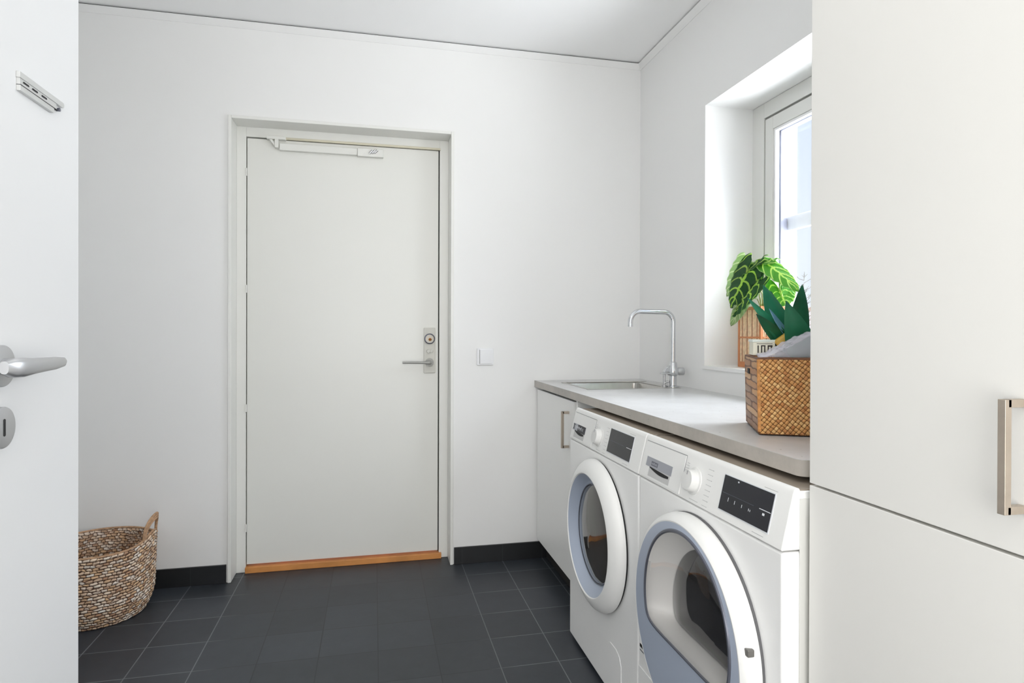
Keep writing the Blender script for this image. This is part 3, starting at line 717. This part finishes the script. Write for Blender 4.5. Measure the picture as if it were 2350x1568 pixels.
    def dm_(*q): MB().slab(O, eu, ev, en, *q, 0.0020, 0.0023).build('display_mark', MARK, di)
    dm_(a0 + W * 0.79, a1 - 0.0005, 0.0553, 0.0567)
    if dryer:
        for k, f in enumerate((0.17, 0.31, 0.46, 0.60, 0.63)): dm_(a0 + W * f, a0 + W * f + 0.0012, 0.0415, 0.0495 - 0.001 * k)
        dm_(a0 + W * 0.86, a0 + W * 0.9, 0.046, 0.0505)
        dm_(a0 + W * 0.30, a0 + W * 0.325, 0.0855, 0.0885)
    b = MB(); b.slab(O, eu, ev, en, a0 + 0.004, a0 + W * 0.68, 0.0557, 0.0563, 0.0020, 0.0022)
    b.build('display_line', SLATEP, di)
    MB().slab(O, eu, ev, en, a1 - 0.035, a1 + 0.005, 0.0975, 0.0981, 0.0001, 0.0004).build('printed_line', MARKG, cp)
    MB().slab(O, eu, ev, en, a1 - 0.045, a1 - 0.01, 0.0085, 0.0091, 0.0001, 0.0004).build('printed_line', MARKG, cp)
    return root, body
# washing machine
wm, _ = machine('washing_machine', 'white front-loading washing machine beside the base cabinet, the farther machine with the fully round door', 'washing machine', -0.787, -1.389, (0.362, 0.535), (0.02, 0.15), False, (-1.088, 0.474, 0.17))
wc = Vector((0, -1.088, 0.474)); ax = (-1, 0, 0)
MB().lathe(Vector((-0.6295, wc.y, wc.z)), ax, [(0.2325, 0), (0.2325, 0.0075), (0.20, 0.0076)], 96).build('door_shadow_ring', RUBBER, wm)  # dark ring paints the shadow behind the door rim
wd = MB().lathe(Vector((-0.637, wc.y, wc.z)), ax, [(0.236, 0), (0.2365, 0.006), (0.234, 0.014), (0.2285, 0.022), (0.2195, 0.029), (0.207, 0.0355), (0.1965, 0.0395), (0.192, 0.040), (0.190, 0.0385), (0.186, 0.03)], 128).build('door', PLASTW, wm)
MB().lathe(Vector((-0.637, wc.y, wc.z)), ax, [(0.1895, 0.037), (0.186, 0.0345), (0.176, 0.024), (0.167, 0.013), (0.160, 0.0075), (0.152, 0.007)], 128).build('inner_ring', RINGBLUE, wd, label='grey-blue inner ring')
MB().lathe(Vector((-0.637, wc.y, wc.z)), ax, [(0.1555, 0.0065), (0.149, 0.0105), (0.130, 0.0155), (0.095, 0.0205), (0.05, 0.0235), (0.0005, 0.0245)], 96).build('door_glass', GLASSD, wd, label='dark glass porthole')
MB().lathe(Vector((-0.637, wc.y, wc.z)), ax, [(0.157, 0.0078), (0.1555, 0.0105), (0.1535, 0.011), (0.152, 0.0102)], 96).build('glass_rim', SLATEP, wd)
b = MB(); b.prism([(-1.165, 0.03), (-1.165, 0.150), (-1.172, 0.165), (-1.19, 0.1735), (-1.235, 0.1735), (-1.262, 0.163), (-1.275, 0.14), (-1.275, 0.03)], 'x', -0.6325, -0.6308)
b.build('service_flap', ENAMEL, wm, bevel=0.0008)
# dryer
dm, dbody = machine('tumble_dryer', 'white front-loading dryer next to the tall cabinet, the nearer machine with flat-bottomed door glass', 'dryer', -1.395, -1.998, (0.393, 0.558), (0.034, 0.175), True, (-1.716, 0.478, 0.205))
yc, zc = -1.7045, 0.4635
MB().lathe(Vector((-0.6295, yc, zc)), ax, [(0.2475, 0), (0.2475, 0.0065), (0.20, 0.0066)], 96).build('door_shadow_ring', mat('shadow_ring_grey', (96, 96, 98), 0.6), dm)  # grey ring, painted shadow behind the dryer door
dd = MB().lathe(Vector((-0.6355, yc + 0.004, zc - 0.006)), ax, [(0.251, 0), (0.252, 0.008), (0.2505, 0.018), (0.2465, 0.027), (0.2405, 0.034), (0.2345, 0.0375), (0.2305, 0.037)], 128).build('door', PLASTW, dm)
N = 144
C2 = Vector((0, -1.716, 0.487))
def dshape(R, fl, x, sc=1.0, oy=0.0, oz=0.0):
    out = []
    for k in range(N):
        a = 6.283185 * k / N; s_, c_ = math.sin(a), math.cos(a)
        r_ = R
        if s_ < -1e-3: r_ = (R ** -9 + (fl / -s_) ** -9) ** (-1 / 9)
        out.append(Vector((x, C2.y + oy - c_ * r_ * sc, C2.z + oz + s_ * r_ * sc)))
    return out
# outer circle of the blue disc sampled along the same directions
outer = []
for k in range(N):
    a = 6.283185 * k / N; d = Vector((0, -math.cos(a), math.sin(a)))
    o = Vector((0, yc + 0.004 - C2.y, zc - 0.006 - C2.z)); bq = d.dot(o); cq = o.dot(o) - 0.2318 ** 2
    t = bq + math.sqrt(bq * bq - cq); p = C2 + d * t; outer.append(Vector((-0.6728, p.y, p.z)))
MB().loops([outer, dshape(0.192, 0.0835, -0.6745)]).build('inner_ring', RINGBLUE, dd, label='grey-blue disc of the door')
MB().loops([dshape(0.192, 0.0835, -0.6742), dshape(0.190, 0.0815, -0.6775), dshape(0.186, 0.0785, -0.678), dshape(0.183, 0.076, -0.675)]).build('glass_rim', SLATEP, dd)
MB().loops([dshape(0.184, 0.0765, -0.676), dshape(0.176, 0.066, -0.645, 1, -0.004, -0.008), dshape(0.163, 0.055, -0.615, 1, -0.010, -0.020)]).build('door_funnel', FUNNEL, dd, label='pale grey funnel behind the glass')
MB().loops([dshape(0.1635, 0.0555, -0.6155, 1, -0.010, -0.020), dshape(0.157, 0.051, -0.6195, 1, -0.010, -0.020), dshape(0.11, 0.038, -0.6255, 1, -0.010, -0.020), dshape(0.05, 0.018, -0.6280, 1, -0.010, -0.020)], cap=True).build('door_glass', GLASSK, dd, label='dark inner glass')
MB().loops([dshape(0.1845, 0.077, -0.6762), dshape(0.165, 0.068, -0.6815), dshape(0.12, 0.05, -0.687), dshape(0.06, 0.025, -0.690)], cap=True).build('cover_glass', COVER, dd, label='clear bulging cover glass')
a = math.radians(16)
gy, gz = yc + 0.004 - 0.2475 * math.cos(a), zc - 0.006 + 0.2475 * math.sin(a)
MB().box(-0.664, -0.650, gy + 0.008, gy - 0.008, gz - 0.007, gz + 0.007).build('door_grip', mat('grip_grey', (120, 118, 114), 0.4, 0.3), dd, bevel=0.002)
MB().box(-0.6328, -0.6308, -1.398, -1.60, 0.03, 0.214).build('service_flap', ENAMEL, dm, bevel=0.0008)
MB().prism([(-1.404, 0.276), (-1.424, 0.276), (-1.424, 0.268), (-1.404, 0.268)], 'x', -0.6322, -0.6309).build('vent_slot', RUBBER, dm)
MB().box(-0.6318, -0.6309, -1.404, -1.43, 0.258, 0.2605).build('vent_slot', SLATEP, dm)
MB().box(-0.597, -0.05, -1.9982, -2.0, 0.02, 0.824).build('side_panel', mat('side_sheet', (214, 214, 210), 0.4), dm, bevel=0.0006)

# ------------------------------------------------------------------ laundry basket on the floor
BX, BY = -2.402, -0.2115
lb = empty('laundry_basket', (BX, BY, 0), label='round woven seagrass laundry basket on the floor behind the open door', cat='basket')
def brad(z): 
    t = min(1, z / 0.30)
    return 0.158 + 0.030 * (1 - (1 - min(1, z / 0.10)) ** 2) + 0.011 * t
def brim(a):
    q = abs((a + math.pi) % (2 * math.pi) - math.pi); q2 = math.pi - q
    return 0.279 + 0.034 * math.exp(-(q / 0.42) ** 2) + 0.034 * math.exp(-(q2 / 0.42) ** 2)
def bfn(off, zb=0.0):
    def f(u, v):
        a = u * 2 * math.pi; H = brim(a); z_ = zb + (H - zb) * v
        rows = 25; fr = (v * rows) % 1.0; rowi = int(v * rows)
        bulge = 0.0032 * math.sin(math.pi * fr) ** 0.6 if v < 0.999 else 0.001
        seg = math.sin(a * 28 + rowi * math.pi) * 0.0013
        r_ = brad(z_ * 0.29 / H * 1.02) + off + (bulge + seg) * (1 if off >= 0 else -0.7)
        return Vector((BX + r_ * math.cos(a), BY + r_ * math.sin(a), z_)), (a * 0.19, v * 0.28)
    return f
b = MB(); b.grid(bfn(0.0), 224, 200, True); b.grid(bfn(-0.011, 0.006), 160, 100, True)
body = b.build('woven_wall', SEAGRASS, lb)
MB().lathe((BX, BY, 0.002), (0, 0, 1), [(0.0005, 0), (0.158, 0), (0.158, 0.006), (0.0005, 0.006)], 48).build('base', ROPE, lb)
b = MB(); n_ = 120
for k in range(2):
    b.tube([(BX + (brad(0.29) - 0.0045) * math.cos(6.2832 * i / n_), BY + (brad(0.29) - 0.0045) * math.sin(6.2832 * i / n_), brim(6.2832 * i / n_) + 0.001 - 0.006 * k) for i in range(n_)], 0.0045, 10, closed=True)
b.build('rim', ROPE, lb)
for side in (0, math.pi):
    b = MB()
    for k in range(3):
        pts = []
        for i in range(33):
            t = -math.cos(math.pi * i / 32); a_ = side + t * (0.36 - 0.02 * k)
            zz = 0.298 + (0.084 - 0.0085 * k) * math.sqrt(max(0, 1 - abs(t) ** 2.3))
            r_ = brad(0.29) - 0.003 + 0.009 * (1 - t * t)
            pts.append((BX + r_ * math.cos(a_), BY + r_ * math.sin(a_), zz))
        b.tube(pts, 0.0052, 10)
    b.build('handle', ROPE, lb)

# ------------------------------------------------------------------ woven storage basket on the worktop
CORNERM = mat('corner_plait', (196, 138, 80), 0.7, noise=0.35, nscale=120)
NB = Vector((-0.463, -1.688, CZ + 0.0045)); E1 = Vector((0.44, 0.898, 0)).normalized(); E2 = Vector((0.898, -0.44, 0)).normalized(); EZ = Vector((0, 0, 1))
LA, LB, HB = 0.27, 0.206, 0.172
sb_ = empty('storage_basket', NB + E1 * 0.1 + E2 * 0.13, label='square plaited orange-brown basket on the near end of the worktop', cat='basket')
def wall(p, d, nrm, L, flip=False, slope=0.004):
    def f(u, v):
        fl = slope * v
        return p + d * (L * u + fl * (2 * u - 1)) * 1.0 + nrm * (fl) + EZ * (HB * v), (u * L, v * HB)
    return f
t_ = 0.008
b = MB()
b.grid(wall(NB, E2, -E1, LA), 40, 30)
b.grid(wall(NB + E1 * LB, E2, E1, LA), 40, 30)
b.grid(wall(NB + E2 * LA, E1, E2, LB), 30, 30)
b.slab(NB, E2, E1, EZ, 0.001, LA - 0.001, 0.001, LB - 0.001, 0, 0.005)
b.build('woven_wall', TWILL, sb_, solid=0.007, smooth=False)
b = MB(); b.grid(wall(NB, E1, -E2, LB), 30, 30); sw = b.build('side_wall', BANDW, sb_, solid=0.007, smooth=False, label='banded side wall')
def bc_(u, v, z_, fl=0.004): return NB + E2 * (u * LA + fl * (2 * u - 1)) + E1 * (v * LB + fl * (2 * v - 1)) + EZ * z_
b = MB(); b.tube([bc_(0, 0, HB), bc_(0.5, 0, HB + 0.001), bc_(1, 0, HB), bc_(1, 1, HB), bc_(0, 1, HB)], 0.0045, 8, closed=True)
b.build('rim', BANDW, sb_)
b = MB(); b.tube([bc_(0, 0, 0.004, 0), bc_(0, 0, HB, 0.004)], 0.0045, 8)
b.build('corner_post', CORNERM, sb_)
hs = bc_(0, 0.62, HB * 0.80, 0.004)
MB().slab(hs, E1, EZ, -E2, -0.014, 0.014, -0.0065, 0.0065, 0.001, 0.0052).build('handle_slot', RUBBER, sb_)

# contents of the basket
def local(u, v, z_): return NB + E2 * u + E1 * v + EZ * z_
fold = MB()
fold.slab(local(0.12, 0.012, 0.1), E2, E1, EZ, 0, 0.13, 0, 0.036, -0.09, 0.122)
tagit(fold.build('folded_cloth', CLOTH, bevel=0.012, seg=4), 'dusty rose folded cloth inside the plaited basket under the clear plastic', 'cloth')
def film(u, v):
    x = u * (LA + 0.02); y = v * 0.058 + 0.002
    h = HB + 0.006 + 0.104 * min(1, max(0, (x - 0.015) / 0.21)) ** 0.8 * (0.72 + 0.28 * math.sin(math.pi * min(1, v * 1.0 + 0.1)))
    h += 0.004 * math.sin(17 * u + 9 * v) + 0.003 * math.sin(41 * u - 23 * v) + 0.002 * math.sin(70 * u + 51 * v)
    if v < 0.12: h = HB + 0.005 + (h - HB - 0.005) * (v / 0.12) ** 0.5
    return local(x, y, h), (u, v)
b = MB(); b.grid(film, 70, 40)
tagit(b.build('plastic_bag', FILM, solid=0.0006), 'crumpled translucent plastic bag bulging over the plaited basket', 'bag')
cbx = empty('card_box', local(0.03, 0.12, HB - 0.01), label='small cream card box with dark printed letters in the plaited basket', cat='box')
PB = local(-0.006, 0.068, HB + 0.007); bu = E2.copy(); bv = E1.copy()
MB().slab(PB, bu, bv, EZ, 0, 0.050, 0, 0.065, 0, 0.036).build('carton', CARD, cbx, bevel=0.001)
b = MB(); b.slab(PB, bu, bv, EZ, -0.002, 0.052, -0.002, 0.067, 0.032, 0.038); b.build('lid', mat('pale_lid', (226, 232, 224), 0.5), cbx, bevel=0.001)
b = MB()
def stroke(u0_, u1_, z0, z1): b.slab(PB, bu, -bv, EZ, u0_, u1_, z0, z1, 0.0, 0.001) if False else b.slab(PB, bu, EZ, -bv, u0_, u1_, z0, z1, 0.0002, 0.001)
for u_ in (0.010, 0.018, 0.025, 0.033, 0.040): stroke(u_, u_ + 0.0028, 0.006, 0.024)
stroke(0.018, 0.028, 0.022, 0.0245); stroke(0.033, 0.044, 0.021, 0.0245); stroke(0.008, 0.044, 0.0275, 0.0285)
b.build('lettering', INK, cbx)
yp = MB(); YB = local(0.05, 0.062, HB + 0.022)
yp.slab(YB, (E2 * 0.8 + EZ * 0.6).normalized(), E1, (E2 * -0.6 + EZ * 0.8).normalized(), 0.004, 0.055, 0, 0.016, 0, 0.022)
tagit(yp.build('snack_packet', YEL, bevel=0.006, seg=3), 'crinkled yellow packet wedged beside the small card box', 'packet')

# agave
AC = local(0.098, 0.140, 0.203)
ag = empty('potted_agave', AC - Vector((0, 0, 0.19)), label='dark green agave with broad pointed leaves standing in the plaited basket', cat='plant')
MB().lathe((AC.x, AC.y, 0.8925), (0, 0, 1), [(0.0005, 0), (0.036, 0), (0.044, 0.19), (0.047, 0.19), (0.047, 0.205), (0.041, 0.205), (0.039, 0.19), (0.0005, 0.188)], 36).build('pot', POT, ag)
def blade(base, tip, wd_, m, bend=0.02, twist=0.0, side=None):
    base, tip = Vector(base), Vector(tip); ax_ = (tip - base); L = ax_.length; ax_.normalize()
    view = Vector((-0.62, -0.75, 0.25)).normalized()
    sd = ax_.cross(view).normalized() if side is None else Vector(side).normalized(); nn = sd.cross(ax_).normalized()
    if nn.dot(view) < 0: nn = -nn
    def W(t): return wd_ * (0.62 + 1.3 * t) if t < 0.25 else wd_ * max(0.0, (1.0 - ((t - 0.25) / 0.75) ** 1.7)) ** 0.9 * 0.97
    rings = []
    for i in range(19):
        t = i / 18; w2 = W(t) / 2 + 0.0004; c = base + ax_ * (L * t) + nn * (-bend * math.sin(math.pi * t) )
        th = 0.004 * (1 - t) + 0.0008
        ring = []
        for k in range(9):
            q = -1 + 2 * k / 8; ring.append(c + sd * (q * w2) + nn * (abs(q) ** 2 * w2 * 0.42))
        for k in range(8, -1, -1):
            q = -1 + 2 * k / 8; ring.append(c + sd * (q * w2 * 0.98) + nn * (abs(q) ** 2 * w2 * 0.42 - th * (1 - abs(q) ** 3) - 0.0004))
        rings.append(ring)
    b = MB(); b.loops(rings); return b.build('leaf', m, ag)
blade(AC + Vector((0.004, 0.035, 0.0)), (-0.366, -1.59, 1.226), 0.036, AGAVE, 0.006)
blade(AC + Vector((0.022, 0.012, 0.0)), (-0.326, -1.655, 1.238), 0.050, AGAVE, 0.008)
blade(AC + Vector((-0.004, 0.012, 0.0)), (-0.440, -1.665, 1.234), 0.056, AGAVE2, 0.010)
blade(AC + Vector((-0.010, -0.004, -0.01)), (-0.480, -1.662, 1.203), 0.032, AGAVE2, -0.012)
blade(AC + Vector((-0.006, -0.018, -0.02)), (-0.474, -1.688, 1.164), 0.040, AGAVE, 0.014)
blade(AC + Vector((-0.006, -0.020, 0.0)), (-0.448, -1.70, 1.176), 0.015, AGBLUE, 0.010)
blade(AC + Vector((0.000, -0.045, -0.03)), (-0.413, -1.712, 1.194), 0.072, AGAVE3, -0.010)
blade(AC + Vector((0.030, -0.030, -0.02)), (-0.262, -1.70, 1.205), 0.052, AGAVE2, 0.01)
blade(AC + Vector((0.030, -0.045, -0.02)), (-0.270, -1.745, 1.165), 0.046, AGAVE2, 0.01)

# ------------------------------------------------------------------ cane lantern on the sill
CX0, CX1, CY0, CY1, CZ0, CZ1 = 0.080, 0.196, -0.756, -0.905, WZ0 + 0.0025, 1.222
ln = empty('cane_lantern', ((CX0 + CX1) / 2, (CY0 + CY1) / 2, CZ0), label='tall square cane lantern with upright sticks on the window sill', cat='lantern')
pw = 0.011
for x in (CX0, CX1 - pw):
    for y in (CY0, CY1 + pw): MB().box(x, x + pw, y, y - pw, CZ0, CZ1).build('corner_post', BAMB, ln, bevel=0.001)
for nm, z0, z1 in (('top_rail', CZ1 - 0.012, CZ1), ('middle_rail', 1.100, 1.106), ('bottom_rail', CZ0, CZ0 + 0.022)):
    b = MB()
    b.box(CX0 - 0.001, CX0 + 0.008, CY0 - pw, CY1 + pw, z0, z1).box(CX1 - 0.008, CX1 + 0.001, CY0 - pw, CY1 + pw, z0, z1)
    b.box(CX0 + pw, CX1 - pw, CY0 + 0.001, CY0 - 0.008, z0, z1).box(CX0 + pw, CX1 - pw, CY1 + 0.008, CY1 - 0.001, z0, z1)
    b.build(nm, BAMB, ln)
cnt = 0
def stick(x, y):
    global cnt
    cnt += 1
    MB().tube([(x, y, CZ0 + 0.02), (x + random.uniform(-.0006, .0006), y, 1.10), (x, y, CZ1 - 0.011)], 0.0026, 8).build('stick', SLAT2 if cnt % 5 == 3 else SLAT, ln)
for i in range(20):
    y = CY0 - pw - 0.003 - (CY0 - CY1 - 2 * pw - 0.006) * i / 19
    stick(CX0 + 0.004, y)
for i in range(15):
    x = CX0 + pw + 0.003 + (CX1 - CX0 - 2 * pw - 0.006) * i / 14
    stick(x, CY1 + 0.004)
for i in range(8):
    stick(CX0 + pw + 0.004 + (CX1 - CX0 - 2 * pw - 0.008) * i / 7, CY0 - 0.004)

# ------------------------------------------------------------------ big-leaved plant in the lantern
pp = empty('potted_plant', (0.14, -0.83, CZ0), label='broad veined-leaf plant hanging over the cane lantern on the sill', cat='plant')
MB().lathe((0.139, -0.83, CZ0 + 0.0005), (0, 0, 1), [(0.0005, 0), (0.030, 0), (0.040, 0.085), (0.043, 0.085), (0.043, 0.095), (0.038, 0.095), (0.036, 0.085), (0.0005, 0.083)], 32).build('pot', mat('cream_pot', (214, 208, 190), 0.5), pp)
HUB = Vector((0.139, -0.83, CZ0 + 0.08))
def bigleaf(base, tip, wd_, m, lobe=0.28, nrm=(-0.45, -0.75, 0.5), droop=0.02, fold=0.25):
    base, tip = Vector(base), Vector(tip); ax_ = tip - base; L = ax_.length; ax_.normalize()
    nn = Vector(nrm).normalized(); sd = ax_.cross(nn).normalized(); nn = sd.cross(ax_).normalized()
    def f(u, v):
        k = 2 * u - 1; ak = abs(k)
        t = v - (1 - v) ** 2 * lobe * math.sin(math.pi * min(1, ak)) ** 0.8
        w_ = wd_ / 2 * ((1 - v) ** 0.72) * (0.82 + 0.75 * v)
        p = base + ax_ * (L * t) + sd * (k * w_) + nn * (-droop * (v ** 2) * 1.4 - fold * w_ * ak ** 1.4 + 0.003 * math.sin((t - 0.2 * ak) * 31))
        return p, (u, v)
    b = MB(); b.grid(f, 20, 22)
    lf = b.build('leaf', m, pp, solid=0.0009)
    P0 = Vector((HUB.x + random.uniform(-.012, .012), HUB.y + random.uniform(-.012, .012), CZ1 - 0.02)); mid = (P0 + base) / 2 + Vector((0.012, 0.0, 0.02))
    MB().tube([HUB, P0, mid, base + nn * -0.001], [0.0028, 0.0024, 0.002, 0.0016], 8).build('petiole', STEMG, pp)
    return lf
bigleaf((0.035, -0.892, 1.356), (0.0, -0.800, 1.218), 0.155, LEAFD, 0.34, (-0.55, -0.6, 0.55))
bigleaf((0.045, -0.925, 1.302), (0.004, -0.800, 1.194), 0.100, LEAFD, 0.38, (-0.45, -0.6, 0.75))
bigleaf((0.070, -0.935, 1.388), (0.050, -1.150, 1.284), 0.088, LEAFL, 0.15, (-0.5, -0.3, 0.85))
bigleaf((0.075, -0.985, 1.386), (0.050, -0.850, 1.404), 0.055, LEAFL, 0.15, (-0.4, -0.6, 0.75))
bigleaf((0.100, -0.988, 1.278), (0.085, -1.043, 1.218), 0.120, LEAFL, 0.95, (-0.5, -0.85, 0.1), 0.0)
bigleaf((0.055, -0.850, 1.262), (0.02, -0.798, 1.142), 0.065, LEAFP, 0.2, (-0.4, -0.85, 0.2))
bigleaf((0.050, -0.850, 1.392), (0.030, -0.722, 1.265), 0.125, LEAFP, 0.12, (-0.35, -0.75, 0.55))
bigleaf((0.060, -0.930, 1.396), (0.02, -0.770, 1.335), 0.085, LEAFD, 0.15, (-0.4, -0.5, 0.85))
